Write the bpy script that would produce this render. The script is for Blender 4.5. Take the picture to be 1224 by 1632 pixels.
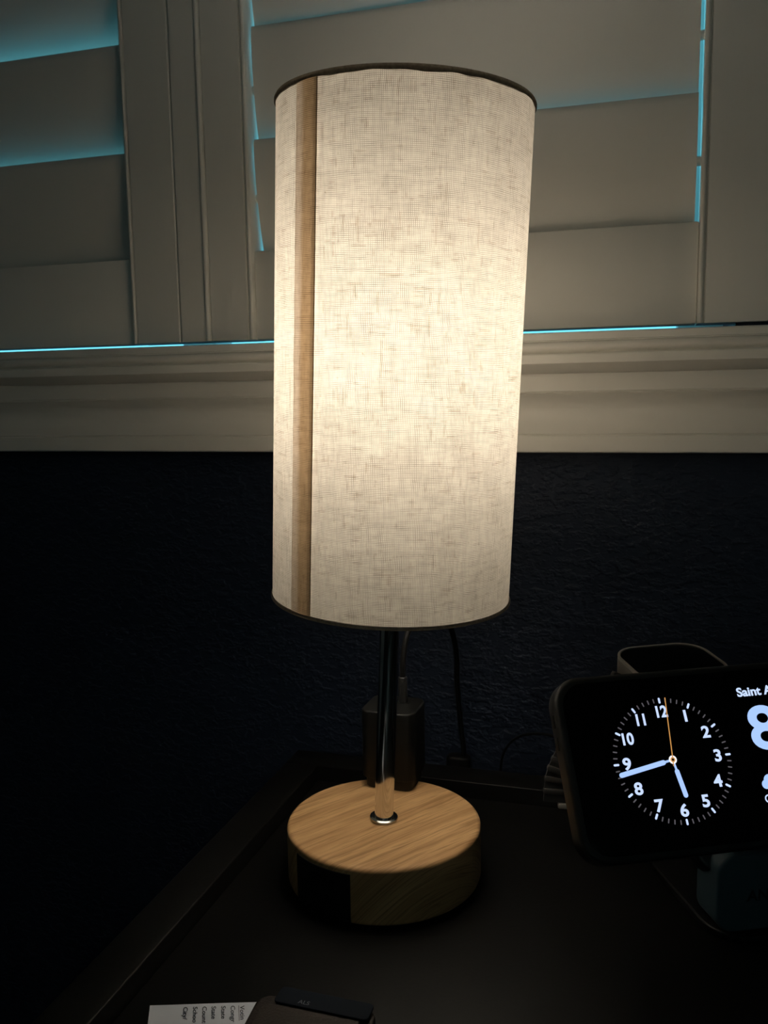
import bpy, bmesh, math, random
from mathutils import Vector, Matrix
for o in list(bpy.data.objects): bpy.data.objects.remove(o)
C = bpy.context.scene.collection
PI = math.pi
R = math.radians

# ------------------------------------------------------------------ camera
CAM = Vector((0.126, -0.4136, 0.2472)); YAW, PIT, ROL, FPX = 0.2896, 0.1299, -0.0161, 1403.8
fw = Vector((-math.sin(YAW)*math.cos(PIT), math.cos(YAW)*math.cos(PIT), -math.sin(PIT)))
rt = Vector((math.cos(YAW), math.sin(YAW), 0)); up = rt.cross(fw)
rt, up = rt*math.cos(ROL)+up*math.sin(ROL), up*math.cos(ROL)-rt*math.sin(ROL)
cd = bpy.data.cameras.new('camera'); cam = bpy.data.objects.new('camera', cd); C.objects.link(cam)
M4 = Matrix((rt, up, -fw)).transposed().to_4x4(); M4.translation = CAM
cam.matrix_world = M4
cd.sensor_fit = 'VERTICAL'; cd.sensor_height = 36.0; cd.sensor_width = 27.0
cd.lens = FPX/1632*36.0
cd.clip_start = 0.01; cd.clip_end = 50
cd.dof.use_dof = True; cd.dof.focus_distance = 0.395; cd.dof.aperture_fstop = 30
sc = bpy.context.scene
sc.camera = cam

# ------------------------------------------------------------------ daylight outside, exposure
w = bpy.data.worlds.new('daylight'); sc.world = w; w.use_nodes = True
bg = w.node_tree.nodes['Background']
bg.inputs[0].default_value = (0.17, 0.68, 0.92, 1); bg.inputs[1].default_value = 1.35
sc.view_settings.view_transform = 'Standard'; sc.view_settings.look = 'None'
sc.view_settings.gamma = 1; sc.view_settings.use_curve_mapping = False
sc.view_settings.exposure = 0.38
sc.cycles.use_denoising = True
sc.cycles.max_bounces = 12; sc.cycles.diffuse_bounces = 8; sc.cycles.glossy_bounces = 6
sc.cycles.transmission_bounces = 8; sc.cycles.transparent_max_bounces = 8
sc.cycles.sample_clamp_indirect = 6
BULB = 12.5        # strength of the lamp's bulb

# ------------------------------------------------------------------ materials
def mat(name, col, rough=0.5, metal=0.0, spec=0.5, noise=0.0, nscale=60, bump=0.0, bscale=200, coat=0.0):
    m = bpy.data.materials.new(name); m.use_nodes = True
    nt = m.node_tree; b = nt.nodes['Principled BSDF']
    b.inputs['Base Color'].default_value = (*col, 1); b.inputs['Roughness'].default_value = rough
    b.inputs['Metallic'].default_value = metal; b.inputs['Specular IOR Level'].default_value = spec
    b.inputs['Coat Weight'].default_value = coat
    tc = nt.nodes.new('ShaderNodeTexCoord')
    if noise:
        n = nt.nodes.new('ShaderNodeTexNoise'); n.inputs['Scale'].default_value = nscale; n.inputs['Detail'].default_value = 4
        nt.links.new(tc.outputs['Object'], n.inputs['Vector'])
        mr = nt.nodes.new('ShaderNodeMapRange'); mr.inputs[3].default_value = 1-noise; mr.inputs[4].default_value = 1+noise
        nt.links.new(n.outputs[0], mr.inputs[0])
        mx = nt.nodes.new('ShaderNodeVectorMath'); mx.operation = 'SCALE'; mx.inputs[0].default_value = col
        nt.links.new(mr.outputs[0], mx.inputs['Scale']); nt.links.new(mx.outputs[0], b.inputs['Base Color'])
    if bump:
        n = nt.nodes.new('ShaderNodeTexNoise'); n.inputs['Scale'].default_value = bscale; n.inputs['Detail'].default_value = 3
        nt.links.new(tc.outputs['Object'], n.inputs['Vector'])
        bp = nt.nodes.new('ShaderNodeBump'); bp.inputs['Strength'].default_value = bump; bp.inputs['Distance'].default_value = 0.001
        nt.links.new(n.outputs[0], bp.inputs['Height']); nt.links.new(bp.outputs[0], b.inputs['Normal'])
    return m

def emit(name, col, s):
    m = bpy.data.materials.new(name); m.use_nodes = True; nt = m.node_tree
    nt.nodes.remove(nt.nodes['Principled BSDF'])
    e = nt.nodes.new('ShaderNodeEmission'); e.inputs[0].default_value = (*col, 1); e.inputs[1].default_value = s
    nt.links.new(e.outputs[0], nt.nodes['Material Output'].inputs[0]); return m

class NT:
    """small helper for math node chains"""
    def __init__(s, m): s.nt = m.node_tree
    def n(s, t, **k):
        x = s.nt.nodes.new(t)
        for a, b in k.items(): setattr(x, a, b)
        return x
    def put(s, v, sock):
        if isinstance(v, (int, float)): sock.default_value = v
        elif isinstance(v, tuple): sock.default_value = v
        else: s.nt.links.new(v, sock)
    def m(s, op, a, b=None, c=None):
        x = s.n('ShaderNodeMath', operation=op); s.put(a, x.inputs[0])
        if b is not None: s.put(b, x.inputs[1])
        if c is not None: s.put(c, x.inputs[2])
        return x.outputs[0]
    def xyz(s, a, b, c=0.0):
        x = s.n('ShaderNodeCombineXYZ')
        for v, i in ((a, 0), (b, 1), (c, 2)): s.put(v, x.inputs[i])
        return x.outputs[0]
    def noise(s, v, sc_=1.0, det=2.0):
        x = s.n('ShaderNodeTexNoise'); s.put(v, x.inputs['Vector']); x.inputs['Scale'].default_value = sc_
        x.inputs['Detail'].default_value = det; return x.outputs[0]
    def step(s, v, lo, hi, a=0.0, b=1.0):
        x = s.n('ShaderNodeMapRange', interpolation_type='SMOOTHSTEP'); s.put(v, x.inputs[0])
        x.inputs[1].default_value = lo; x.inputs[2].default_value = hi; x.inputs[3].default_value = a; x.inputs[4].default_value = b
        return x.outputs[0]
    def mix(s, f, a, b):
        x = s.n('ShaderNodeMix', data_type='RGBA'); s.put(f, x.inputs[0]); s.put(a, x.inputs[6]); s.put(b, x.inputs[7]); return x.outputs[2]

def linen(name, trans, refl_out, refl_in, seam=False):
    """woven linen: warp and weft threads with slubs; lets light through (translucent) and reflects"""
    m = bpy.data.materials.new(name); m.use_nodes = True; q = NT(m); nt = m.node_tree
    nt.nodes.remove(nt.nodes['Principled BSDF'])
    uv = q.n('ShaderNodeUVMap'); sp = q.n('ShaderNodeSeparateXYZ'); nt.links.new(uv.outputs[0], sp.inputs[0])
    u, v = sp.outputs[0], sp.outputs[1]
    wob = q.noise(q.xyz(q.m('MULTIPLY', u, 90.0), q.m('MULTIPLY', v, 90.0)), 1.0, 3)
    du = q.m('MULTIPLY_ADD', wob, 0.0011, u)
    wob2 = q.noise(q.xyz(q.m('MULTIPLY', u, 60.0), q.m('MULTIPLY', v, 130.0), 5.0), 1.0, 3)
    dv = q.m('MULTIPLY_ADD', wob2, 0.0012, v)
    P = 0.00074
    def threads(a, b, seed):
        x = q.m('DIVIDE', a, P); fr = q.m('FRACT', x); fl = q.m('FLOOR', x)
        e = q.m('ABSOLUTE', q.m('SUBTRACT', fr, 0.5))
        line = q.step(e, 0.20, 0.5)
        wn_ = q.n('ShaderNodeTexWhiteNoise', noise_dimensions='1D'); q.put(q.m('ADD', fl, seed*13.7), wn_.inputs['W'])
        rid = q.m('MULTIPLY', wn_.outputs['Value'], 97.0)
        n = q.noise(q.xyz(rid, q.m('MULTIPLY', b, 90.0), seed), 1.0, 3)
        amp = q.step(n, 0.34, 0.66, 0.35, 1.0)
        n2 = q.noise(q.xyz(rid, q.m('MULTIPLY', b, 75.0), seed+20.0), 1.0, 2)
        n3 = q.noise(q.xyz(rid, q.m('MULTIPLY', b, 240.0), seed+40.0), 1.0, 1)
        dark = q.m('MAXIMUM', q.step(n2, 0.625, 0.68), q.step(n3, 0.72, 0.78))
        return q.m('MULTIPLY', line, amp), q.m('MULTIPLY', q.step(e, 0.10, 0.36), dark)
    t1, s1 = threads(du, v, 1.0); t2, s2 = threads(dv, u, 9.0)
    wv = q.m('MAXIMUM', t1, t2)
    # slubs: thick dark threads, long one way and thin the other
    s3 = q.step(q.noise(q.xyz(q.m('MULTIPLY', u, 420.0), q.m('MULTIPLY', v, 420.0), 2.0), 1.0, 1.0), 0.78, 0.84)
    slub = q.m('MINIMUM', q.m('ADD', q.m('ADD', s1, s2), s3), 1.0)
    blot = q.noise(q.xyz(q.m('MULTIPLY', u, 55.0), q.m('MULTIPLY', v, 55.0), 4.0), 1.0, 4)
    k = q.m('SUBTRACT', 1.0, q.m('MULTIPLY', wv, 0.72))
    k = q.m('MULTIPLY', k, q.m('SUBTRACT', 1.0, q.m('MULTIPLY', slub, 0.22)))
    k = q.m('MULTIPLY', k, q.step(blot, 0.25, 0.75, 0.93, 1.07))
    if seam:   # two plies on the inner side of the lap, three toward the folded edge
        f = q.step(q.m('MULTIPLY_ADD', wob, 0.0012, u), seam[0], seam[1])
        tcol = q.mix(f, (*trans, 1), (*seam[2], 1))
        f3 = q.step(q.m('MULTIPLY_ADD', wob, 0.0006, u), seam[3]-0.0006, seam[3])
        tcol = q.mix(f3, tcol, tuple(c*0.6 for c in seam[2])+(1,))
    else: tcol = (*trans, 1)
    tint = q.mix(q.m('MULTIPLY', slub, 0.68), tcol, (trans[0]*0.38, trans[1]*0.25, trans[2]*0.14, 1))
    tint = q.mix(q.m('MULTIPLY', q.m('SUBTRACT', 1.0, k), 0.35), tint, (trans[0]*0.8, trans[1]*0.62, trans[2]*0.42, 1))
    vm = q.n('ShaderNodeVectorMath', operation='SCALE'); nt.links.new(tint, vm.inputs[0]); nt.links.new(k, vm.inputs['Scale'])
    tr = q.n('ShaderNodeBsdfTranslucent'); nt.links.new(vm.outputs[0], tr.inputs[0])
    geo = q.n('ShaderNodeNewGeometry')
    rc = q.mix(geo.outputs['Backfacing'], (*refl_out, 1), (*refl_in, 1))
    vm2 = q.n('ShaderNodeVectorMath', operation='SCALE'); nt.links.new(rc, vm2.inputs[0])
    nt.links.new(q.m('MAXIMUM', k, geo.outputs['Backfacing']), vm2.inputs['Scale'])
    df = q.n('ShaderNodeBsdfDiffuse'); nt.links.new(vm2.outputs[0], df.inputs[0])
    bp = q.n('ShaderNodeBump'); bp.inputs['Strength'].default_value = 0.3; bp.inputs['Distance'].default_value = 0.0003
    nt.links.new(k, bp.inputs['Height']); nt.links.new(bp.outputs[0], df.inputs['Normal'])
    ad = q.n('ShaderNodeAddShader'); nt.links.new(df.outputs[0], ad.inputs[0]); nt.links.new(tr.outputs[0], ad.inputs[1])
    nt.links.new(ad.outputs[0], nt.nodes['Material Output'].inputs[0])
    return m

def wood():
    m = bpy.data.materials.new('oak_veneer'); m.use_nodes = True; q = NT(m); nt = m.node_tree
    b = nt.nodes['Principled BSDF']; b.inputs['Roughness'].default_value = 0.5; b.inputs['Specular IOR Level'].default_value = 0.3
    tc = q.n('ShaderNodeTexCoord'); mp = q.n('ShaderNodeMapping', vector_type='TEXTURE')
    mp.inputs['Rotation'].default_value = (0, 0, R(55)); nt.links.new(tc.outputs['Object'], mp.inputs[0])
    sp = q.n('ShaderNodeSeparateXYZ'); nt.links.new(mp.outputs[0], sp.inputs[0])
    x, y, z = sp.outputs
    y = q.m('MULTIPLY_ADD', z, 0.7, y)
    y = q.m('MULTIPLY_ADD', q.noise(q.xyz(q.m('MULTIPLY', x, 30.0), q.m('MULTIPLY', y, 60.0), z), 1.0, 2.0), 0.0035, y)
    def st(ax, ay, az, sc_, det, seed=0.0): return q.noise(q.xyz(q.m('MULTIPLY', x, ax), q.m('MULTIPLY', y, ay), q.m('MULTIPLY_ADD', z, az, seed)), sc_, det)
    g1 = st(8, 110, 3, 1.0, 4.0); g2 = st(16, 520, 4, 1.0, 3.0, 4.0); g3 = st(50, 1900, 6, 1.0, 2.0, 8.0)
    c = q.mix(q.step(g1, 0.3, 0.7), (0.50, 0.280, 0.120, 1), (0.70, 0.43, 0.205, 1))
    c = q.mix(q.m('MULTIPLY', q.step(g2, 0.50, 0.70), 0.55), c, (0.27, 0.140, 0.05, 1))
    c = q.mix(q.m('MULTIPLY', q.step(g3, 0.52, 0.66), 0.55), c, (0.25, 0.13, 0.05, 1))
    nt.links.new(c, b.inputs['Base Color'])
    bp = q.n('ShaderNodeBump'); bp.inputs['Strength'].default_value = 0.15; bp.inputs['Distance'].default_value = 0.0004
    nt.links.new(g3, bp.inputs['Height']); nt.links.new(bp.outputs[0], b.inputs['Normal'])
    return m

def wall_paint():
    m = bpy.data.materials.new('navy_wall_paint'); m.use_nodes = True; q = NT(m); nt = m.node_tree
    b = nt.nodes['Principled BSDF']; b.inputs['Base Color'].default_value = (0.021, 0.030, 0.054, 1)
    b.inputs['Roughness'].default_value = 0.48; b.inputs['Specular IOR Level'].default_value = 0.25
    tc = q.n('ShaderNodeTexCoord')
    mp = q.n('ShaderNodeMapping'); mp.inputs['Scale'].default_value = (1, 1, 1.6); nt.links.new(tc.outputs['Object'], mp.inputs[0])
    a = q.step(q.noise(mp.outputs[0], 150.0, 4.0), 0.42, 0.66); c = q.noise(mp.outputs[0], 420.0, 3.0)
    h = q.m('MULTIPLY_ADD', c, 0.25, a)
    bp = q.n('ShaderNodeBump'); bp.inputs['Strength'].default_value = 0.55; bp.inputs['Distance'].default_value = 0.0011
    nt.links.new(h, bp.inputs['Height']); nt.links.new(bp.outputs[0], b.inputs['Normal'])
    return m

def glass_pane():
    m = bpy.data.materials.new('window_glass'); m.use_nodes = True; q = NT(m); nt = m.node_tree
    nt.nodes.remove(nt.nodes['Principled BSDF'])
    t = q.n('ShaderNodeBsdfTransparent'); t.inputs[0].default_value = (0.93, 0.97, 0.96, 1)
    g = q.n('ShaderNodeBsdfGlossy'); g.inputs['Roughness'].default_value = 0.02
    mx = q.n('ShaderNodeMixShader'); mx.inputs[0].default_value = 0.06
    nt.links.new(t.outputs[0], mx.inputs[1]); nt.links.new(g.outputs[0], mx.inputs[2]); nt.links.new(mx.outputs[0], nt.nodes['Material Output'].inputs[0])
    return m

M = dict(
    paint=mat('cream_white_paint', (0.86, 0.85, 0.81), 0.42, spec=0.4, noise=0.03, nscale=12, bump=0.08, bscale=160),
    navy=wall_paint(),
    ceil=mat('ceiling_paint', (0.75, 0.74, 0.72), 0.8, noise=0.04, nscale=5, bump=0.2, bscale=90),
    floor=mat('dark_carpet', (0.03, 0.03, 0.035), 0.95, noise=0.3, nscale=300, bump=0.5, bscale=600),
    table=mat('black_brown_lacquer', (0.0052, 0.0050, 0.0045), 0.45, spec=0.26, noise=0.15, nscale=40, bump=0.05, bscale=500),
    wood=wood(), glass=glass_pane(),
    chrome=mat('polished_chrome', (0.80, 0.80, 0.80), 0.09, metal=1.0, noise=0.02, nscale=20),
    metalring=mat('steel_washer', (0.55, 0.56, 0.54), 0.18, metal=1.0, noise=0.03, nscale=80),
    bulb=emit('frosted_bulb_glow', (1.0, 0.885, 0.73), BULB),
    white_pl=mat('white_plastic', (0.7, 0.7, 0.68), 0.4, noise=0.02),
    black_pl=mat('black_plastic', (0.006, 0.006, 0.006), 0.4, spec=0.4, noise=0.1, nscale=300),
    grey_pl=mat('charcoal_plastic', (0.0045, 0.0048, 0.0045), 0.5, spec=0.3, noise=0.08, nscale=300),
    cable_grey=mat('grey_cable', (0.014, 0.014, 0.014), 0.5, noise=0.05),
    cable_blk=mat('black_cable', (0.004, 0.004, 0.004), 0.6, spec=0.2, noise=0.05),
    case=mat('soft_black_case', (0.011, 0.012, 0.012), 0.5, spec=0.35, noise=0.1, nscale=400),
    screen=mat('dark_screen_glass', (0.0006, 0.0006, 0.0006), 0.22, spec=0.12, noise=0.02),
    teal=mat('slate_blue_plastic', (0.05, 0.09, 0.11), 0.5, noise=0.06, nscale=200),
    steel=mat('brushed_titanium', (0.16, 0.15, 0.135), 0.45, metal=0.3, noise=0.05, nscale=300),
    rim=mat('titanium_rim', (0.30, 0.285, 0.26), 0.5, metal=0.2, noise=0.05, nscale=300),
    strap=mat('ribbed_black_strap', (0.034, 0.032, 0.030), 0.55, noise=0.2, nscale=500),
    paper=mat('white_paper', (0.74, 0.78, 0.86), 0.8, noise=0.03, nscale=80, bump=0.05, bscale=400),
    ink=mat('navy_ink', (0.02, 0.028, 0.055), 0.7, noise=0.05),
    leather=mat('brown_leather', (0.027, 0.018, 0.012), 0.55, noise=0.25, nscale=180, bump=0.4, bscale=900),
    leather_dk=mat('dark_brown_leather', (0.018, 0.010, 0.007), 0.6, noise=0.25, nscale=180, bump=0.4, bscale=900),
    navycard=mat('navy_card', (0.006, 0.010, 0.017), 0.75, spec=0.15, noise=0.05),
    faint=mat('faint_grey_print', (0.12, 0.14, 0.17), 0.5, noise=0.05),
    glow_blue=emit('pale_blue_pixels', (0.36, 0.53, 0.95), 0.9),
    glow_num=emit('number_pixels', (0.55, 0.68, 0.98), 0.85),
    glow_dim=emit('dim_tick_pixels', (0.085, 0.08, 0.09), 0.85),
    glow_orange=emit('orange_pixels', (0.75, 0.36, 0.10), 0.65),
    glow_white=emit('white_pixels', (0.85, 0.82, 0.85), 1.0),
    logo=mat('dark_logo_print', (0.006, 0.010, 0.013), 0.5, noise=0.05),
)

def cloth_edge():
    m = bpy.data.materials.new('rolled_linen_edge'); m.use_nodes = True; q = NT(m); nt = m.node_tree
    nt.nodes.remove(nt.nodes['Principled BSDF'])
    tc = q.n('ShaderNodeTexCoord'); n = q.noise(tc.outputs['Object'], 700.0, 3)
    c = q.mix(n, (0.07, 0.062, 0.052, 1), (0.22, 0.20, 0.17, 1))
    d = q.n('ShaderNodeBsdfDiffuse'); t = q.n('ShaderNodeBsdfTranslucent'); a = q.n('ShaderNodeAddShader')
    nt.links.new(c, d.inputs[0]); nt.links.new(c, t.inputs[0]); nt.links.new(d.outputs[0], a.inputs[0]); nt.links.new(t.outputs[0], a.inputs[1])
    nt.links.new(a.outputs[0], nt.nodes['Material Output'].inputs[0]); return m
def daylight_tint_cloth():
    m = bpy.data.materials.new('daylight_tint_cloth'); m.use_nodes = True; q = NT(m); nt = m.node_tree
    nt.nodes.remove(nt.nodes['Principled BSDF'])
    tc = q.n('ShaderNodeTexCoord'); n = q.noise(tc.outputs['Object'], 400.0, 3)
    c = q.mix(n, (0.92, 0.29, 0.21, 1), (0.97, 0.34, 0.25, 1))  # reddish tint chosen to turn the cyan daylight near neutral
    t = q.n('ShaderNodeBsdfTranslucent'); d = q.n('ShaderNodeBsdfDiffuse'); d.inputs[0].default_value = (0.12, 0.10, 0.09, 1)
    a = q.n('ShaderNodeAddShader'); nt.links.new(c, t.inputs[0]); nt.links.new(d.outputs[0], a.inputs[0]); nt.links.new(t.outputs[0], a.inputs[1])
    nt.links.new(a.outputs[0], nt.nodes['Material Output'].inputs[0]); return m
M['trimband'] = cloth_edge()

# ------------------------------------------------------------------ mesh helpers
def link(name, me, m, parent=None, smooth=True):
    o = bpy.data.objects.new(name, me); C.objects.link(o)
    if m is not None:
        me.materials.clear(); me.materials.append(M[m] if isinstance(m, str) else m)
    if smooth:
        me.polygons.foreach_set('use_smooth', [True]*len(me.polygons))
        try: me.set_sharp_from_angle(angle=R(38))
        except Exception: pass
    if parent is not None: o.parent = parent
    return o
def tag(o, label=None, cat=None, group=None, kind=None):
    if label: o['label'] = label
    if cat: o['category'] = cat
    if group: o['group'] = group
    if kind: o['kind'] = kind
    return o
def empty(name, loc, label, cat, group=None):
    o = bpy.data.objects.new(name, None); C.objects.link(o); o.location = loc; o.empty_display_size = 0.02
    return tag(o, label, cat, group)
def me_new(name, vs, fs):
    me = bpy.data.meshes.new(name); me.from_pydata([tuple(v) for v in vs], [], fs)
    bm = bmesh.new(); bm.from_mesh(me); bmesh.ops.recalc_face_normals(bm, faces=bm.faces); bm.to_mesh(me); bm.free()
    me.update(); return me
def box_me(lo, hi, bev=0.0, seg=2, name='box'):
    bm = bmesh.new(); bmesh.ops.create_cube(bm, size=1)
    for v in bm.verts:
        for i in range(3): v.co[i] = lo[i] if v.co[i] < 0 else hi[i]
    if bev: bmesh.ops.bevel(bm, geom=list(bm.edges), offset=bev, segments=seg, profile=0.5, affect='EDGES')
    me = bpy.data.meshes.new(name); bm.to_mesh(me); bm.free(); return me
def lathe_me(prof, n=96, closed=False, name='lathe', mtx=None):
    vs, fs = [], []
    for r, z in prof:
        for i in range(n):
            a = 2*PI*i/n; vs.append((r*math.cos(a), r*math.sin(a), z))
    k = len(prof)
    for j in range(k-1 if not closed else k):
        for i in range(n):
            a, b = j*n+i, j*n+(i+1) % n; c, d = ((j+1) % k)*n+(i+1) % n, ((j+1) % k)*n+i
            fs.append((a, b, c, d))
    if not closed:
        if prof[0][0] > 1e-6: fs.append(tuple(range(n)))
        if prof[-1][0] > 1e-6: fs.append(tuple(range((k-1)*n, k*n)))
    me = me_new(name, vs, fs)
    bm = bmesh.new(); bm.from_mesh(me); bmesh.ops.remove_doubles(bm, verts=bm.verts, dist=1e-7)
    bmesh.ops.recalc_face_normals(bm, faces=bm.faces)
    if mtx is not None: bm.transform(mtx)
    bm.to_mesh(me); bm.free(); return me
def extr_x(prof, x0, x1, name='prof'):
    """profile of (Y, z) points run along X"""
    n = len(prof); vs = [(x0, y, z) for y, z in prof]+[(x1, y, z) for y, z in prof]
    fs = [(i, (i+1) % n, n+(i+1) % n, n+i) for i in range(n)]+[tuple(range(n)), tuple(range(2*n-1, n-1, -1))]
    return me_new(name, vs, fs)
def extr_z(prof, z0, z1, name='prof'):
    n = len(prof); vs = [(x, y, z0) for x, y in prof]+[(x, y, z1) for x, y in prof]
    fs = [(i, (i+1) % n, n+(i+1) % n, n+i) for i in range(n)]+[tuple(range(n)), tuple(range(2*n-1, n-1, -1))]
    return me_new(name, vs, fs)
def rrect(w, h, r, n=8):
    pts = []
    for cx, cy, a0 in ((w/2-r, h/2-r, 0), (-w/2+r, h/2-r, 90), (-w/2+r, -h/2+r, 180), (w/2-r, -h/2+r, 270)):
        for i in range(n+1):
            a = R(a0+90*i/n); pts.append((cx+r*math.cos(a), cy+r*math.sin(a)))
    return pts
def rslab(w, h, r, t0, t1, e=0.001, mtx=None, n=8, es=3, name='slab'):
    """rounded-rectangle slab from depth t0 to t1 with rounded rims"""
    rings = []
    for i in range(es+1):
        a = PI/2*i/es; rings.append((e*(1-math.sin(a)), t0+e*(1-math.cos(a))))
    for i in range(es+1):
        a = PI/2*i/es; rings.append((e*(1-math.cos(a)), t1-e*(1-math.sin(a))))
    vs, fs = [], []; k = None
    for ins, t in rings:
        p = rrect(w-2*ins, h-2*ins, max(r-ins, 1e-4), n); k = len(p)
        vs += [(x, y, t) for x, y in p]
    m = len(rings)
    for j in range(m-1):
        for i in range(k): fs.append((j*k+i, j*k+(i+1) % k, (j+1)*k+(i+1) % k, (j+1)*k+i))
    fs += [tuple(range(k)), tuple(range((m-1)*k, m*k))]
    me = me_new(name, vs, fs)
    if mtx is not None: me.transform(mtx)
    return me
def smooth_pts(pts, sub=10):
    pts = [Vector(p) for p in pts]; P = [pts[0]]+pts+[pts[-1]]; out = []
    for i in range(1, len(P)-2):
        for s in range(sub):
            t = s/sub; a, b, c, d = P[i-1:i+3]
            out.append(0.5*((2*b)+(c-a)*t+(2*a-5*b+4*c-d)*t*t+(3*b-a-3*c+d)*t**3))
    out.append(pts[-1]); return out
def tube_me(pts, r, n=12, sub=10, name='tube'):
    p = smooth_pts(pts, sub); vs, fs = [], []
    up0 = Vector((0.3, 0.5, 0.8)).normalized()
    for i, c in enumerate(p):
        d = (p[min(i+1, len(p)-1)]-p[max(i-1, 0)]).normalized()
        a = d.cross(up0).normalized(); b = a.cross(d).normalized(); up0 = b
        for j in range(n):
            t = 2*PI*j/n; vs.append(c+r*(math.cos(t)*a+math.sin(t)*b))
    for i in range(len(p)-1):
        for j in range(n): fs.append((i*n+j, i*n+(j+1) % n, (i+1)*n+(j+1) % n, (i+1)*n+j))
    fs += [tuple(range(n)), tuple(range((len(p)-1)*n, len(p)*n))]
    return me_new(name, vs, fs)
def join_me(mes, name='joined'):
    bm = bmesh.new()
    for me in mes: bm.from_mesh(me)
    out = bpy.data.meshes.new(name); bm.to_mesh(out); bm.free(); return out
def text_me(s, size, mtx, off=0.0, ext=0.00004, ax='CENTER', ay='CENTER', sx=1.0):
    cu = bpy.data.curves.new('t', 'FONT'); cu.body = s; cu.size = size; cu.offset = off; cu.extrude = ext
    cu.align_x = ax; cu.align_y = 'CENTER' if ay == 'CENTER' else 'BOTTOM_BASELINE'; cu.resolution_u = 6
    o = bpy.data.objects.new('t', cu); C.objects.link(o)
    bpy.context.view_layer.update()
    dg = bpy.context.evaluated_depsgraph_get()
    me = bpy.data.meshes.new_from_object(o.evaluated_get(dg))
    bpy.data.objects.remove(o)
    if ay == 'CENTER' or True:
        xs = [v.co.x for v in me.vertices]; ys = [v.co.y for v in me.vertices]
        cx = (min(xs)+max(xs))/2 if ax == 'CENTER' else min(xs); cy = (min(ys)+max(ys))/2 if ay == 'CENTER' else 0
        me.transform(Matrix.Translation((-cx, -cy, 0)))
    if sx != 1.0: me.transform(Matrix.Diagonal((sx, 1, 1, 1)))
    me.transform(mtx); return me
def basis(o, x, y, z):
    m = Matrix((x, y, z)).transposed().to_4x4(); m.translation = o; return m

# ------------------------------------------------------------------ room shell
RX0, RX1, RY0, RZ0, RZ1 = -1.7, 1.5, -2.4, -0.62, 1.85
OX0, OX1, OZ0, OZ1 = -0.62, 0.175, 0.2835, 1.02      # window opening
WY, WT = 0.150, 0.135
def add_boxes(lst): return join_me([box_me(a, b) for a, b in lst])
tag(link('wall_back', add_boxes([((RX0, WY, RZ0), (RX1, WY+WT, OZ0)), ((RX0, WY, OZ1), (RX1, WY+WT, RZ1)),
    ((RX0, WY, OZ0), (OX0, WY+WT, OZ1)), ((OX1, WY, OZ0), (RX1, WY+WT, OZ1))]), 'navy', smooth=False), kind='structure')
tag(link('wall_left', box_me((RX0-0.1, RY0, RZ0), (RX0, WY+WT, RZ1)), 'ceil', smooth=False), kind='structure')
tag(link('wall_right', box_me((RX1, RY0, RZ0), (RX1+0.1, WY+WT, RZ1)), 'ceil', smooth=False), kind='structure')
FX0, FX1, FZ0, FZ1 = 0.20, 1.15, 0.15, 1.20      # a second window, unseen behind the viewer; terracotta blind added to tint its daylight
tag(link('wall_front', add_boxes([((RX0-0.1, RY0-0.1, RZ0), (RX1+0.1, RY0, FZ0)), ((RX0-0.1, RY0-0.1, FZ1), (RX1+0.1, RY0, RZ1)),
    ((RX0-0.1, RY0-0.1, FZ0), (FX0, RY0, FZ1)), ((FX1, RY0-0.1, FZ0), (RX1+0.1, RY0, FZ1))]), 'ceil', smooth=False), kind='structure')
w2 = bpy.data.objects.new('window_2', None); C.objects.link(w2); w2.location = (FX0, RY0-0.05, FZ0); tag(w2, kind='structure')
for lo, hi, nm, mm in (((0, -0.02, 0), (0.03, 0.02, FZ1-FZ0), 'window_frame', 'paint'), ((FX1-FX0-0.03, -0.02, 0), (FX1-FX0, 0.02, FZ1-FZ0), 'window_frame', 'paint'),
        ((0.03, -0.02, 0), (FX1-FX0-0.03, 0.02, 0.03), 'window_frame', 'paint'), ((0.03, -0.02, FZ1-FZ0-0.03), (FX1-FX0-0.03, 0.02, FZ1-FZ0), 'window_frame', 'paint'),
        ((0.03, -0.002, 0.03), (FX1-FX0-0.03, 0.002, FZ1-FZ0-0.03), 'pane', 'glass')):
    link(nm, box_me(lo, hi), mm, w2)
tag(link('floor', box_me((RX0-0.1, RY0-0.1, RZ0-0.1), (RX1+0.1, WY+WT, RZ0)), 'floor', smooth=False), kind='structure')
tag(link('ceiling', box_me((RX0-0.1, RY0-0.1, RZ1), (RX1+0.1, WY+WT, RZ1+0.1)), 'ceil', smooth=False), kind='structure')

# window behind the shutters
win = bpy.data.objects.new('window_1', None); C.objects.link(win); win.location = (OX0, 0.25, OZ0); tag(win, kind='structure')
def wloc(me): me.transform(Matrix.Translation((-OX0, -0.25, -OZ0))); return me
for lo, hi in (((OX0, 0.235, OZ0), (OX0+0.03, 0.265, OZ1)), ((OX1-0.030, 0.235, OZ0), (OX1, 0.265, OZ1)),
               ((OX0+0.03, 0.235, OZ1-0.03), (OX1-0.03, 0.265, OZ1)), ((-0.235, 0.235, OZ0), (-0.205, 0.265, OZ1-0.03))):
    link('window_frame', wloc(box_me(lo, hi, 0.002)), 'paint', win)
for lo, hi in (((OX0+0.03, 0.249, OZ0), (-0.235, 0.252, OZ1-0.03)), ((-0.205, 0.249, OZ0), (OX1-0.03, 0.252, OZ1-0.03))):
    link('pane', wloc(box_me(lo, hi)), 'glass', win)

link('added_tint_blind', me_new('blind', [(0.002, 0.030, 0.002), (FX1-FX0-0.002, 0.030, 0.002), (FX1-FX0-0.002, 0.030, FZ1-FZ0-0.002), (0.002, 0.030, FZ1-FZ0-0.002)], [(0, 1, 2, 3)]), daylight_tint_cloth(), w2)  # unseen blind, added to take the green cast out of the window light

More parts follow.
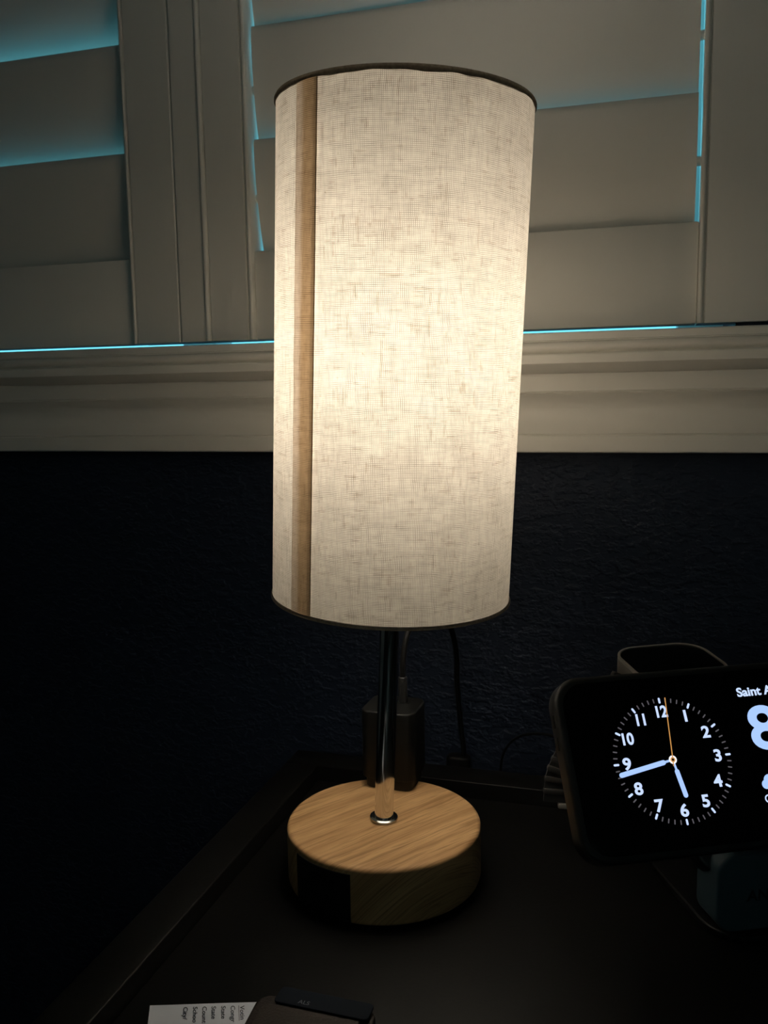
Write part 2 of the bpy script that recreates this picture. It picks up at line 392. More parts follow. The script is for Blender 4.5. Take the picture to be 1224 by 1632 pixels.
# window stool (sill board) and apron moulding under it
def arc(cy, cz, r, a0, a1, n=8, rz=None):
    rz = rz or r
    return [(cy+r*math.cos(R(a0+(a1-a0)*i/n)), cz+rz*math.sin(R(a0+(a1-a0)*i/n))) for i in range(n+1)]
sill = [(0.284, 0.2834), (0.1232, 0.2834)]+arc(0.1232, 0.2822, 0.0012, 90, 180, 5)+[(0.1216, 0.2788), (0.1208, 0.2785), (0.1214, 0.2780)]
sill += arc(0.1214, 0.2748, 0.0036, 90, 270, 10, 0.0031)+[(0.1222, 0.2713), (0.1216, 0.2708), (0.1185, 0.2706), (0.1180, 0.2700), (0.1180, 0.2652), (0.1186, 0.2646), (0.1306, 0.2596), (0.284, 0.2596)]
tag(link('trim_1', extr_x([p for p in sill if p[0] < 0.15]+[(0.1499, 0.2596), (0.1499, 0.2834)], -1.0, 0.55, 'window_stool'), 'paint'), kind='structure')
tag(link('trim_2', box_me((OX0, 0.1502, 0.2635), (OX1, 0.284, 0.2834)), 'paint'), kind='structure')
ap = [(0.1498, 0.2595), (0.1330, 0.2595), (0.1330, 0.2490), (0.1350, 0.2487), (0.1350, 0.2481), (0.1336, 0.2478)]
for i in range(15):      # cove
    t = i/14; z = 0.2474-(0.2474-0.2236)*t; ap.append((0.1338+0.0075*math.sin(PI*t**0.85), z))
ap += [(0.1332, 0.2231), (0.1346, 0.2227), (0.1346, 0.2222), (0.1328, 0.2219), (0.1326, 0.2214), (0.1326, 0.2124), (0.1334, 0.2117), (0.1498, 0.2117)]
tag(link('trim_3', extr_x(ap, -0.98, 0.53, 'apron'), 'paint'), kind='structure')

# ------------------------------------------------------------------ plantation shutters
FY = 0.145
def stile_prof(x0, x1, bead):
    """stile cross-section; bead: which side ('L','R') carries the edge bead"""
    b = 0.0030; g = 0.0008; yb = 0.166
    body = [(x0, yb), (x0, FY+0.0006), (x0+0.0006, FY)]
    if bead == 'L':
        body = [(x0, yb)]+[(x0+b/2-b/2*math.cos(PI*i/8), FY+0.0012-0.0018*math.sin(PI*i/8)) for i in range(9)]
        body += [(x0+b+0.0003, FY+0.0022), (x0+b+g, FY+0.0018), (x0+b+g+0.0003, FY)]
    if bead == 'R':
        return body+[(x1-b-g-0.0003, FY), (x1-b-g, FY+0.0018), (x1-b-0.0003, FY+0.0022)]+[(x1-b/2-b/2*math.cos(PI*i/8), FY+0.0012-0.0018*math.sin(PI*i/8)) for i in range(9)]+[(x1, yb)]
    return body+[(x1-0.0006, FY), (x1, FY+0.0006), (x1, yb)]
ZT = 1.015; ZB = 0.2872; RAILT = 0.3462
def louver_me(x0, x1, ang, chord=0.0800, th=0.0085):
    pr = []
    for i in range(24):
        t = 2*PI*i/24; c, s = math.cos(t), math.sin(t)
        v = chord/2*(abs(c)**0.85)*(1 if c >= 0 else -1); u = th/2*s*(1-0.15*abs(c))
        pr.append((-v*math.sin(ang)+u*math.cos(ang), v*math.cos(ang)+u*math.sin(ang)))
    return extr_x(pr, x0, x1, 'louver')
def shutter(name, label, xl0, xl1, xr0, xr1, gapl, gapr, angles, beadl, beadr):
    t = empty(name, ((xl0+xr1)/2, FY, ZB), label, 'shutter'); o0 = Vector(t.location)
    def P(n, me, parent=t): me.transform(Matrix.Translation(-o0)); return link(n, me, 'paint', parent)
    P('stile', extr_z(stile_prof(xl0, xl1, beadl), ZB, ZT)); P('stile', extr_z(stile_prof(xr0, xr1, beadr), ZB, ZT))
    P('bottom_rail', box_me((xl1+0.0002, 0.1490, ZB), (xr0-0.0002, 0.1650, RAILT), 0.0012))
    P('top_rail', box_me((xl1+0.0002, 0.1490, 0.972), (xr0-0.0002, 0.1650, ZT), 0.0012))
    pitch = 0.0698
    for i in range(9):
        a = R(angles[i] if i < len(angles) else angles[-1]); zc = RAILT+0.0005+0.0350+pitch*i
        ch = 0.0775 if i else 0.0745
        if i == 8: ch = 0.07
        me = louver_me(xl1+gapl, xr0-gapr, a, ch); me.transform(Matrix.Translation((0, 0.1575, zc)))
        lv = P('louver', me)
        for sx, g in ((xl1, gapl), (xr0-gapr, gapr)):
            pin = lathe_me([(0.0, 0.0), (0.0028, 0.0), (0.0028, max(g, .0008)), (0.0, max(g, .0008))], 16)
            pin.transform(Matrix.Rotation(PI/2, 4, 'Y')); pin.transform(Matrix.Translation((sx, 0.1575, zc)))
            P('pivot_pin', pin, lv)
    return t
shutter('window_shutter', 'cream white shutter panel left of the lamp with wide blue-lit gaps between louvers',
        -0.600, -0.560, -0.2236, -0.1865, 0.0015, 0.0006, [10.6, 10.8, 23, 20], 'R', 'L')
shutter('window_shutter', 'cream white shutter panel behind the lamp shade with a bright gap at its right stile',
        -0.1622, -0.1305, 0.1535, 0.2350, 0.0020, 0.0024, [9.5, 6.5, 6, 6], 'R', 'L')
# post between the two panels, with a rounded ridge on its right edge
tp = [(-0.1853, 0.166), (-0.1853, FY+0.0004), (-0.1849, FY-0.0002), (-0.1662, FY-0.0002)]+[(-0.1645-0.0017*math.cos(PI*i/8), FY-0.0002-0.0016*math.sin(PI*i/8)) for i in range(9)]+[(-0.1627, 0.166)]
tag(link('trim_4', extr_z(tp, ZB, ZT, 'shutter_post'), 'paint'), kind='structure')

# ------------------------------------------------------------------ bedside table
TX0, TX1, TY0, TY1 = -0.0965, 0.44, -0.36, 0.1190      # outer frame
IX0, IY1 = -0.0745, 0.0978                             # inner edge of the frame
T = empty('bedside_table', (0.17, -0.12, RZ0), 'black-brown wooden bedside table with a recessed top panel and raised frame', 'table')
tl = Vector(T.location)
def TP(n, me, m='table'): me.transform(Matrix.Translation(-tl)); return link(n, me, m, T)
TP('top_panel', box_me((IX0+0.0003, TY0+0.0225, -0.012), (TX1-0.0225, IY1-0.0003, 0.0), 0.0004))
TP('frame_rail', box_me((TX0, IY1, -0.030), (TX1, TY1, 0.0100), 0.0006, 3))
TP('frame_rail', box_me((TX0, TY0, -0.030), (TX1, TY0+0.022, 0.0100), 0.0010, 3))
TP('frame_rail', box_me((TX0, TY0+0.0222, -0.030), (IX0, IY1-0.0002, 0.0100), 0.0010, 3))
TP('frame_rail', box_me((TX1-0.022, TY0+0.0222, -0.030), (TX1, IY1-0.0002, 0.0100), 0.0010, 3))
for x in (TX0+0.004, TX1-0.034):
    for y in (TY0+0.004, TY1-0.034): TP('leg', box_me((x, y, RZ0), (x+0.03, y+0.03, -0.030), 0.001))
for (a, b) in (((TX0+0.006, TY0+0.034, -0.17), (TX0+0.018, TY1-0.034, -0.0302)), ((TX1-0.018, TY0+0.034, -0.17), (TX1-0.006, TY1-0.034, -0.0302)),
               ((TX0+0.034, TY1-0.018, -0.17), (TX1-0.034, TY1-0.006, -0.0302))):
    TP('apron', box_me(a, b, 0.0008))
dr = TP('drawer', box_me((TX0+0.036, TY0+0.004, -0.165), (TX1-0.036, TY0+0.022, -0.034), 0.0015))
kn = lathe_me([(0, 0), (0.005, 0), (0.005, 0.012), (0.012, 0.018), (0.012, 0.024), (0, 0.026)], 32)
kn.transform(Matrix.Rotation(PI/2, 4, 'X')); kn.transform(Matrix.Translation(Vector((0.17, TY0+0.004, -0.10))-tl)); link('knob', kn, 'metalring', dr)

# ------------------------------------------------------------------ the lamp
HB = 0.0303; RB = 0.050; SR = 0.0580
L = empty('table_lamp', (0, 0, 0), 'lit table lamp with tall cylindrical linen shade, chrome pole and round oak base', 'lamp')
bp_ = [(0.0, 0.0012), (0.0455, 0.0012), (0.0480, 0.0014), (0.0494, 0.0024), (RB, 0.0040), (RB, HB-0.0022)]
bp_ += [(RB-0.0022+0.0022*math.cos(R(a)), HB-0.0022+0.0022*math.sin(R(a))) for a in range(15, 91, 15)]+[(0.0, HB)]
base = link('base', lathe_me(bp_, 160), 'wood', L)
link('foot_pad', lathe_me([(0, 0), (0.044, 0), (0.044, 0.0012), (0, 0.0012)], 64), 'black_pl', L)
# socket panel on the front of the base, curved with it
def curved(a0, a1, z0, z1, r0, r1, n=20, name='curved'):
    vs, fs = [], []
    for i in range(n+1):
        a = R(a0+(a1-a0)*i/n); c, s = math.cos(a), math.sin(a)
        vs += [(r0*c, r0*s, z0), (r1*c, r1*s, z0), (r1*c, r1*s, z1), (r0*c, r0*s, z1)]
    for i in range(n):
        b = 4*i; d = b+4
        for j in range(4): fs.append((b+j, b+(j+1) % 4, d+(j+1) % 4, d+j))
    fs += [(0, 1, 2, 3), (4*n, 4*n+1, 4*n+2, 4*n+3)]
    return me_new(name, vs, fs)
pan = link('socket_panel', curved(-130.5, -92.5, 0.0032, 0.0262, 0.0485, 0.0503), 'black_pl', L)
link('panel_rim', join_me([curved(-131.0, -92.0, 0.0262, 0.0268, 0.0485, 0.0506), curved(-131.0, -92.0, 0.0026, 0.0032, 0.0485, 0.0506),
     curved(-131.0, -130.3, 0.0030, 0.0264, 0.0485, 0.0506, 2), curved(-92.7, -92.0, 0.0030, 0.0264, 0.0485, 0.0506, 2)]), 'black_pl', pan)
for z in (0.0085, 0.0175):
    link('usb_port', join_me([curved(-118, -101, z, z+0.0050, 0.0500, 0.05045, 8), curved(-116.5, -102.5, z+0.0016, z+0.0030, 0.0502, 0.0507, 8)]), 'grey_pl', pan)
for a in (-125.5, -122.5):
    link('socket_slot', curved(a-0.6, a+0.6, 0.010, 0.0165, 0.0500, 0.0505, 2), 'grey_pl', pan)
# leaning axis of pole and shade
AX = Vector((0.0538, -0.0276, 1)).normalized()
px_ = AX.cross(Vector((0, 1, 0))).normalized(); py_ = AX.cross(px_).normalized()
if px_.x < 0: px_ = -px_; py_ = -py_
if px_.cross(py_).dot(AX) < 0: py_ = -py_
LM = basis(Vector((0, 0, HB)), px_, py_, AX)
def LL(n, me, m, parent=L): me.transform(LM); return link(n, me, m, parent)
link('pole_collar', lathe_me([(0.0048, 0), (0.0070, 0.0001), (0.0074, 0.0008), (0.0072, 0.0016), (0.0064, 0.0021), (0.0056, 0.0022), (0.0048, 0.0022)], 64, mtx=LM), 'metalring', L)
LL('pole', lathe_me([(0, 0.0003), (0.0049, 0.0003), (0.0049, 0.170), (0, 0.170)], 64), 'chrome')
LL('bulb_socket', lathe_me([(0, 0.165), (0.017, 0.165), (0.0175, 0.168), (0.0175, 0.184), (0.015, 0.188), (0, 0.188)], 48), 'white_pl')
bz = 0.186
bprof = [(0.0, bz), (0.0130, bz), (0.0145, bz+0.008), (0.0215, bz+0.022), (0.0270, bz+0.040), (0.0290, bz+0.058), (0.0280, bz+0.076), (0.0235, bz+0.092), (0.0150, bz+0.103), (0.006, bz+0.1065), (0, bz+0.107)]
LL('light_bulb', lathe_me(bprof, 48), 'bulb')
# shade cloth with UV in metres (u around, v up); the lap seam is a strip of its own
Z0, Z1 = 0.1205, 0.3465
SEAM0, SEAM1 = -124.5, -111.5
def cloth(a0, a1, r, n, name, zoff=0.0):
    vs, fs = [], []; rows = 24
    for j in range(rows+1):
        z = Z0-zoff+(Z1-Z0+2*zoff)*j/rows
        for i in range(n+1):
            a = R(a0+(a1-a0)*i/n); vs.append((r*math.cos(a), r*math.sin(a), z))
    for j in range(rows):
        for i in range(n): fs.append((j*(n+1)+i, j*(n+1)+i+1, (j+1)*(n+1)+i+1, (j+1)*(n+1)+i))
    me = bpy.data.meshes.new(name); me.from_pydata(vs, [], fs)
    uv = me.uv_layers.new(name='UVMap')
    for p in me.polygons:
        for li in p.loop_indices:
            k = me.loops[li].vertex_index; i = k % (n+1); j = k//(n+1)
            uv.data[li].uv = (R(a0+(a1-a0)*i/n+360)*r, Z0+(Z1-Z0)*j/rows)
    me.update(); return me
T1 = (0.192, 0.179, 0.158)
TS1 = (0.122, 0.098, 0.076); TS2 = (0.078, 0.052, 0.029)
us0, us1 = R(SEAM0+360)*SR, R(SEAM1+360)*SR
MAT_L = linen('linen_weave', T1, (0.50, 0.43, 0.34), (0.73, 0.73, 0.72))
MAT_S = linen('linen_weave_lapped', TS1, (0.46, 0.36, 0.26), (0.72, 0.66, 0.58), seam=(us0+0.0045, us0+0.0085, TS2, us1-0.0002))
sh = LL('lamp_shade', cloth(SEAM1-0.8, SEAM0+360.15, SR, 180, 'shade'), MAT_L)
LL('seam', cloth(SEAM0, SEAM1, SR+0.0004, 16, 'seam'), MAT_S, sh)
def ring(z, hh, t, rr=SR):
    return lathe_me([(rr-t, z-hh), (rr+0.0004, z-hh), (rr+0.0008, z-hh*0.4), (rr+0.0008, z+hh*0.4), (rr+0.0004, z+hh), (rr-t, z+hh)], 128, closed=True)
te = ring(Z1, 0.0012, 0.0006)
from mathutils import noise as mn
for v in te.vertices:       # the rolled cloth is uneven along its lower side
    if v.co.z < Z1-0.0002: v.co.z += 0.0007*mn.noise(Vector((v.co.x*110, v.co.y*110, 1.0)))
LL('top_edge', te, 'trimband', sh); LL('bottom_edge', ring(Z0, 0.0008, 0.0010), 'trimband', sh)
LL('carrier_ring', lathe_me([(0.0062, 0.1212), (0.0085, 0.1212), (0.0085, 0.1228), (0.0062, 0.1228)], 48, closed=True), 'metalring', sh)
for k in range(3):
    a = R(47+120*k); c, s = math.cos(a), math.sin(a)
    LL('carrier_arm', tube_me([(0.0084*c, 0.0084*s, 0.122), (0.030*c, 0.030*s, 0.122), (0.0568*c, 0.0568*s, 0.1216)], 0.0009, 8, 6), 'metalring', sh)

# ------------------------------------------------------------------ charger standing behind the pole
ch = empty('power_adapter', (-0.0072, 0.0460, HB), 'charcoal upright power adapter standing behind the chrome pole on the oak base', 'charger')
cm = Matrix.Rotation(R(-2), 4, 'Z')
link('body', rslab(0.0310, 0.0290, 0.0060, 0.0060, 0.0450, 0.0010, cm), 'grey_pl', ch)
link('plug_block', rslab(0.0275, 0.0250, 0.0050, 0.0, 0.0060, 0.0006, cm), 'black_pl', ch)
link('port', rslab(0.0085, 0.0030, 0.0014, 0.0450, 0.0452, 0.00005, Matrix.Translation((0.0045, 0.004, 0))@cm), 'black_pl', ch)
cb = empty('charging_cable', (-0.0027, 0.050, HB+0.0452), 'thick dark cable rising from the upright adapter and looping behind the shade', 'cable')
co = Vector(cb.location)
link('plug', rslab(0.0050, 0.0040, 0.0018, 0.0, 0.0150, 0.0006), 'cable_grey', cb)
pts = [(-0.0027, 0.050, 0.0900), (-0.0025, 0.051, 0.102), (-0.0005, 0.056, 0.116), (0.004, 0.070, 0.126), (0.009, 0.095, 0.122), (0.0098, 0.118, 0.104), (0.0115, 0.129, 0.083), (0.0110, 0.1335, 0.060), (0.0135, 0.1335, 0.030), (0.0155, 0.1335, 0.004), (0.0155, 0.1335, -0.10), (0.02, 0.134, -0.30)]
link('cord', tube_me([Vector(p)-co for p in pts], 0.0017, 12, 12), 'cable_blk', cb)
bl = rslab(0.016, 0.010, 0.004, -0.006, 0.012, 0.002); bl.transform(Matrix.Translation(Vector((0.0120, 0.1325, 0.0))-co)); link('cord_clip', bl, 'cable_blk', cb)

# ------------------------------------------------------------------ phone in standby on its stand
PC = Vector((0.1402, -0.0194, 0.0851)); PX = Vector((0.9043, 0.4266, 0.0154)); PN = Vector((0.357, -0.7756, 0.5206)).normalized()
PY = PN.cross(PX).normalized(); PX = PY.cross(PN).normalized(); RR = 0.0276
PM = basis(PC, PX, PY, PN)                   # origin: centre of the clock face; x right, y up, z out of the glass
PW, PH = 0.1640, 0.0805; pcx = PW/2-0.0487
ph = empty('smartphone', PC+PX*pcx-PY*PH/2-PN*0.006, 'black cased smartphone on its side showing a clock face and weather', 'phone')
po = Matrix.Translation(-Vector(ph.location))
def PP(n, me, m, parent=ph): me.transform(po@PM); return link(n, me, m, parent)
cs = rslab(PW, PH, 0.0125, -0.0115, 0.0006, 0.0022, Matrix.Translation((pcx, 0, 0)), n=10, es=4); PP('case', cs, 'case')
scr = PP('screen', rslab(PW-0.0066, PH-0.0066, 0.0105, 0.0004, 0.0009, 0.0002, Matrix.Translation((pcx, 0, 0)), n=10, es=2), 'screen')
zs = 0.00096
def flat(poly, z=zs):
    n = len(poly); return me_new('flat', [(x, y, z) for x, y in poly]+[(x, y, z+0.00004) for x, y in poly],
        [tuple(range(n)), tuple(range(2*n-1, n-1, -1))]+[(i, (i+1) % n, n+(i+1) % n, n+i) for i in range(n)])
def bar(ang, r0, r1, wd, z=zs, rnd=True):
    """bar pointing at clock angle ang (degrees), between radii r0..r1 in dial units"""
    d = Vector((math.sin(R(ang)), math.cos(R(ang)))); p = Vector((d.y, -d.x)); r0 *= RR; r1 *= RR; wd *= RR/2
    if not rnd: return flat([tuple(d*r0-p*wd), tuple(d*r0+p*wd), tuple(d*r1+p*wd), tuple(d*r1-p*wd)], z)
    pts_ = []
    for i in range(9): a = PI*i/8; pts_.append(tuple(d*(r1-wd)+p*wd*math.cos(a)+d*wd*math.sin(a)))
    for i in range(9): a = PI*i/8; pts_.append(tuple(d*(r0+wd)-p*wd*math.cos(a)-d*wd*math.sin(a)))
    return flat(pts_, z)
def disc(cx, cy, r, z=zs, n=32): return flat([(cx+r*math.cos(2*PI*i/n), cy+r*math.sin(2*PI*i/n)) for i in range(n)], z)
PP('minor_ticks', join_me([bar(6*i, 0.918, 0.992, 0.020) for i in range(60) if i % 5]), 'glow_dim', scr)
PP('hour_ticks', join_me([bar(30*i, 0.905, 1.0, 0.034) for i in range(12)]), 'glow_num', scr)
nums = []
for h in range(1, 13):
    a = R(30*h); nums.append(text_me(str(h), 0.0071, Matrix.Translation((0.775*RR*math.sin(a), 0.775*RR*math.cos(a), zs)), off=0.00022, sx=1.10 if h < 10 else 0.9))
PP('clock_numerals', join_me(nums), 'glow_num', scr)
mins = 43.3; hr = 5+mins/60
PP('hour_hand', join_me([bar(hr*30, 0.0, 0.2, 0.035), bar(hr*30, 0.15, 0.60, 0.078)]), 'glow_blue', scr)
PP('minute_hand', join_me([bar(mins*6, 0.0, 0.2, 0.035, zs+0.00005), bar(mins*6, 0.13, 0.955, 0.078, zs+0.00005)]), 'glow_blue', scr)
PP('hub', disc(0, 0, 0.066*RR, zs+0.00010), 'glow_white', scr)
PP('second_hand', join_me([bar(6.2, -0.10, 1.0, 0.016, zs+0.00016, False), disc(0, 0, 0.040*RR, zs+0.00016)]), 'glow_orange', scr)
PP('hub_hole', disc(0, 0, 0.020*RR, zs+0.00022), 'screen', scr)
PP('city_text', text_me('Saint A', 0.00560, Matrix.Translation((1.385*RR, 0.905*RR, zs))@Matrix.Rotation(R(0.3), 4, 'Z'), off=0.00016, ax='LEFT', ay='BASE', sx=1.09), 'glow_num', scr)
PP('temperature_text', text_me('8', 0.0272, Matrix.Translation((1.435*RR, 0.035*RR, zs)), off=0.00055, ax='LEFT', ay='BASE', sx=1.18), 'glow_blue', scr)
cl = [disc(x*RR, y*RR, r*RR, zs, 24) for x, y, r in ((1.47, -0.52, 0.072), (1.55, -0.47, 0.105), (1.64, -0.51, 0.083))]+[flat([(1.47*RR, -0.592*RR), (1.64*RR, -0.592*RR), (1.64*RR, -0.5*RR), (1.47*RR, -0.5*RR)])]
PP('cloud_icon', join_me(cl), 'glow_blue', scr)
PP('condition_text', text_me('C', 0.0050, Matrix.Translation((1.385*RR, -0.80*RR, zs)), off=0.00004, ax='LEFT', ay='BASE'), 'glow_num', scr)
for i, yy in enumerate((0.012, 0.022)):
    b_ = rslab(0.0006, 0.006 if i else 0.006, 0.0002, -0.0075, -0.0045, 0.0002, Matrix.Translation((pcx-PW/2-0.0001, yy, 0))); PP('side_button', b_, 'black_pl')

# stand: foot plate, front block with lettering, leaning column, phone puck, watch shelf
yaw = math.atan2(PX.y, PX.x)
HX = Vector((math.cos(yaw), math.sin(yaw), 0)); HY = Vector((-math.sin(yaw), math.cos(yaw), 0)); UZ = Vector((0, 0, 1))
mid = PC+PX*pcx
F0 = Vector((0.1860, 0.0335, 0.0))     # centre of the foot plate
st = empty('charging_stand', F0, 'dark charging stand with slate blue front block holding the phone and watch', 'charging stand')
so = Matrix.Translation(-F0)
def SP(n, me, m, mt, parent=st): me.transform(so@mt); return link(n, me, m, parent)
FM = basis(F0, HX, HY, UZ)
foot = SP('foot_plate', rslab(0.0900, 0.0780, 0.0160, 0.0, 0.0040, 0.0012), 'black_pl', FM)
SP('foot_edge', join_me([rslab(0.0904, 0.0784, 0.0162, 0.0030, 0.0036, 0.0002)]), 'grey_pl', FM, foot)
BX = F0-HY*0.0330-HX*0.0095+UZ*0.0225
BM = basis(BX, HX, UZ, -HY)                  # front block, face toward the viewer
blk = SP('front_block', rslab(0.0700, 0.0370, 0.0090, -0.016, 0.0030, 0.0015), 'teal', BM)
SP('logo_text', text_me('ANKER', 0.0074, Matrix.Translation((-0.0205, -0.0012, 0.00302)), off=0.00014, ax='LEFT'), 'logo', BM, blk)
# column leaning back in parallel with the phone
c0 = mid-PN*0.030-PY*0.050; colM = basis(mid-PN*0.030, PX, PY, PN)
SP('column', rslab(0.040, 0.084, 0.010, -0.006, 0.004, 0.002, Matrix.Translation((0, -0.006, 0))), 'black_pl', colM)
SP('phone_puck', lathe_me([(0, 0), (0.024, 0), (0.027, 0.002), (0.028, 0.005), (0.028, 0.0140), (0, 0.0140)], 64), 'black_pl', colM@Matrix.Translation((0, 0, 0.0042)))

# smartwatch lying face up on the shelf of the stand
WC = Vector((0.1412, 0.0460, 0.1108))
wx = Vector((0.900, 0.430, 0.02)).normalized(); wn = Vector((0.02, -0.10, 1.0)).normalized(); wy = wn.cross(wx).normalized(); wx = wy.cross(wn).normalized()
WM = basis(WC, wx, wy, wn)
SP('watch_shelf', rslab(0.044, 0.038, 0.014, -0.022, -0.0135, 0.002), 'black_pl', WM)
wt = empty('smartwatch', WC-wn*0.0130, 'square smartwatch with a metal rim lying face up behind the phone', 'watch')
wo = Matrix.Translation(-Vector(wt.location))
def WP(n, me, m, mt=WM, parent=wt): me.transform(wo@mt); return link(n, me, m, parent)
WP('watch_case', rslab(0.0490, 0.0430, 0.0135, -0.0115, 0.0, 0.0016, n=10, es=4), 'steel')
WP('watch_glass', rslab(0.0462, 0.0402, 0.0122, -0.0006, 0.0004, 0.0004, n=10), 'screen')
vs_, fs_ = [], []
oo = rrect(0.0490, 0.0430, 0.0135, 10); ii = rrect(0.0466, 0.0406, 0.0123, 10); kk = len(oo)
for pts_, z_ in ((oo, -0.0008), (oo, 0.0003), ([(0.97*a+0.03*b, 0.97*c+0.03*d) for (a, c), (b, d) in zip(oo, ii)], 0.0007), (ii, 0.0007), (ii, -0.0004)): vs_ += [(x, y, z_) for x, y in pts_]
for j in range(4):
    for i in range(kk): fs_.append((j*kk+i, j*kk+(i+1) % kk, (j+1)*kk+(i+1) % kk, (j+1)*kk+i))
WP('case_rim', me_new('rim', vs_, fs_), 'rim')
WP('charging_puck', lathe_me([(0, -0.0134), (0.0160, -0.0134), (0.0165, -0.0125), (0.0165, -0.0112), (0, -0.0112)], 48), 'white_pl')
cr = lathe_me([(0, 0), (0.0033, 0), (0.0036, 0.0006), (0.0036, 0.0026), (0.0030, 0.0032), (0, 0.0032)], 24)
WP('crown', cr, 'steel', WM@Matrix.Translation((-0.006, -0.0212, -0.006))@Matrix.Rotation(PI/2, 4, 'X'))
# ribbed strap: from the left edge of the case down beside the phone
sp0 = WC-wx*0.0235-wn*0.006
path = smooth_pts([sp0, sp0+Vector((-0.003, -0.001, -0.008)), Vector((0.1080, 0.048, 0.084)), Vector((0.0985, 0.049, 0.067)), Vector((0.0905, 0.050, 0.052)), Vector((0.0860, 0.050, 0.040)), Vector((0.0850, 0.050, 0.0265))], 10)
def band(pts_, wd, th, wdir):
    vs, fs = [], []
    for i, c in enumerate(pts_):
        d = (pts_[min(i+1, len(pts_)-1)]-pts_[max(i-1, 0)]).normalized(); s = (wdir-d*wdir.dot(d)).normalized(); n = d.cross(s)
        for a, b in ((-1, -1), (1, -1), (1, 1), (-1, 1)): vs.append(c+s*wd/2*a+n*th/2*b)
    for i in range(len(pts_)-1):
        for j in range(4): fs.append((4*i+j, 4*i+(j+1) % 4, 4*i+4+(j+1) % 4, 4*i+4+j))
    fs += [(0, 1, 2, 3), tuple(4*(len(pts_)-1)+j for j in range(4))]
    return me_new('band', vs, fs)
wd_ = Vector((0.52, 0.10, -0.85)).normalized()
ident = Matrix.Identity(4)
bnd = WP('strap', band(path, 0.0170, 0.0018, wd_), 'strap', ident)
for i in range(3, len(path)-2, 4):
    c = path[i]; d = (path[i+1]-path[i-1]).normalized(); s = (wd_-d*wd_.dot(d)).normalized(); n = d.cross(s)
    me = rslab(0.0180, 0.0036, 0.0014, -0.0018, 0.0018, 0.0008, n=4, es=2)
    WP('strap_rib', me, 'strap', basis(c, s, d, n), bnd)
c = path[-1]; d = (path[-1]-path[-3]).normalized(); s = (wd_-d*wd_.dot(d)).normalized(); n = d.cross(s)
WP('buckle', rslab(0.0085, 0.0030, 0.0012, -0.0020, 0.0020, 0.0008, n=4, es=2), 'rim', basis(c+d*0.0018+s*0.0035, s, d, n), bnd)

# thin wire arching from behind the table to the stand
tw = [(0.0385, 0.1360, -0.10), (0.0390, 0.1355, -0.02), (0.0400, 0.1340, 0.008), (0.0440, 0.1300, 0.021), (0.0520, 0.1250, 0.031), (0.0640, 0.1200, 0.0365), (0.0780, 0.1150, 0.0375), (0.100, 0.108, 0.034), (0.130, 0.100, 0.018), (0.160, 0.085, 0.0020), (0.172, 0.0745, 0.0022)]
t0 = Vector(tw[-1])
thin = link('thin_wire', tube_me([Vector(p)-t0 for p in tw], 0.0009, 8, 10), 'cable_blk'); thin.location = t0
tag(thin, 'thin black wire arching from behind the table to the charging stand', 'wire')

# ------------------------------------------------------------------ paper and wallet at the front of the table
pd = Vector((0.0462, 0.0146, 0)).normalized(); pe = Vector((0.45, -0.893, 0)).normalized()      # along the top edge; toward the viewer
P0 = Vector((-0.0646, -0.1226, 0.0003))
pa = empty('paper_sheet', P0, 'white printed paper with sideways text lying at the front edge of table', 'paper')
g = []; fs = []
nx, ny = 16, 16; W_, H_ = 0.074, 0.100
for k in (0, 1):
    for j in range(ny+1):
        for i in range(nx+1):
            u, v = i/nx, j/ny; p = pd*W_*u+pe*H_*v; z = 0.00018*k+0.0004*math.sin(u*PI)**2*(1-v)*0.5
            g.append((p.x, p.y, z))
N = (nx+1)*(ny+1)
for j in range(ny):
    for i in range(nx):
        a = j*(nx+1)+i; q4 = (a, a+1, a+nx+2, a+nx+1); fs.append(q4); fs.append(tuple(N+x for x in reversed(q4)))
me = me_new('sheet', g, fs); link('sheet', me, 'paper', pa)
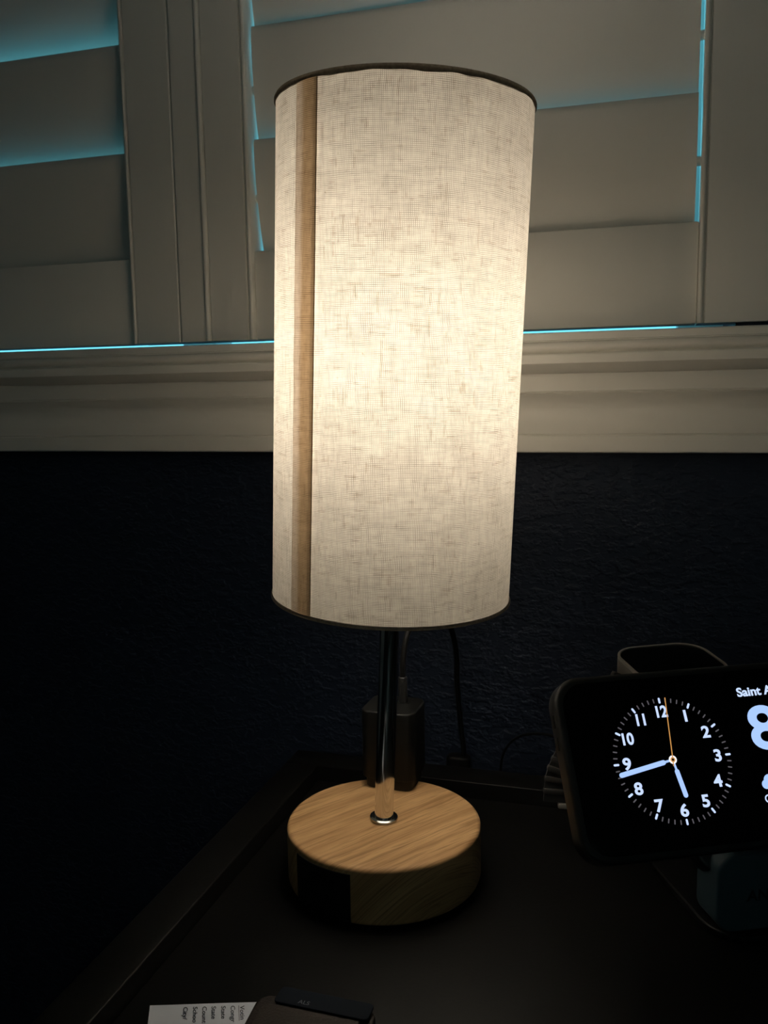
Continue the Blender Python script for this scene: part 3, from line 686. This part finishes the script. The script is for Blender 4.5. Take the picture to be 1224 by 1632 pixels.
def ptext(s, u, v0=0.0020, size=0.00255):
    # letters read toward the viewer: text x along pe, text up along +pd
    return text_me(s, size, basis(pd*u+pe*v0+Vector((0, 0, 0.00046)), pe, pd, Vector((0, 0, -1))) if False else
                   Matrix.Translation(pd*u+pe*v0+Vector((0, 0, 0.00046)))@basis(Vector((0, 0, 0)), pe, pd, pe.cross(pd)), off=0.00003, ext=0.00001, ax='LEFT', ay='BASE', sx=1.5)
tx = []
for s, xpix in (('Votin', 385.7), ('Congr', 371.0), ('State', 356.0), ('State', 340.8), ('Count', 326.3), ('Schoo', 311.6), ('City/', 296.2)):
    u = (xpix-3.5-239)/188*0.0485; tx.append(ptext(s, u))
link('printed_text', join_me(tx), 'ink', pa)
uu = (385.7-5.5-239)/188*0.0485
def strip(u0, u1, v0, v1, z):
    a = pd*u0+pe*v0; b = pd*u1+pe*v0; c = pd*u1+pe*v1; d_ = pd*u0+pe*v1
    return me_new('s', [(q.x, q.y, z+k) for k in (0, 0.00003) for q in (a, b, c, d_)], [(0, 1, 2, 3), (7, 6, 5, 4), (0, 1, 5, 4), (1, 2, 6, 5), (2, 3, 7, 6), (3, 0, 4, 7)])
link('underline', strip(uu-0.00008, uu+0.00010, 0.0020, 0.0110, 0.00048), 'ink', pa)

wa = empty('wallet', (0.0062, -0.1450, 0.0008), 'dark brown folded wallet lying over the right edge of the paper', 'wallet')
wr = Matrix.Rotation(R(4), 4, 'Z')
link('outer_leather', rslab(0.0500, 0.0760, 0.006, 0.0, 0.0040, 0.0014, wr), 'leather_dk', wa)
link('inner_flap', rslab(0.0410, 0.0660, 0.004, 0.0040, 0.0054, 0.0006, Matrix.Translation((-0.0005, -0.002, 0))@wr), 'leather', wa)
card = empty('plastic_card', (0.0072, -0.1105, 0.0063), 'navy card with faint pale lettering lying on the brown wallet', 'card')
cr_ = Matrix.Rotation(R(-1), 4, 'Z')
link('card_body', rslab(0.0400, 0.0095, 0.002, 0.0, 0.0008, 0.0002, cr_), 'navycard', card)
link('card_print', text_me('ALS', 0.0030, cr_@Matrix.Translation((-0.010, -0.0022, 0.00085)), ax='LEFT', ay='CENTER', ext=0.00001), 'faint', card)
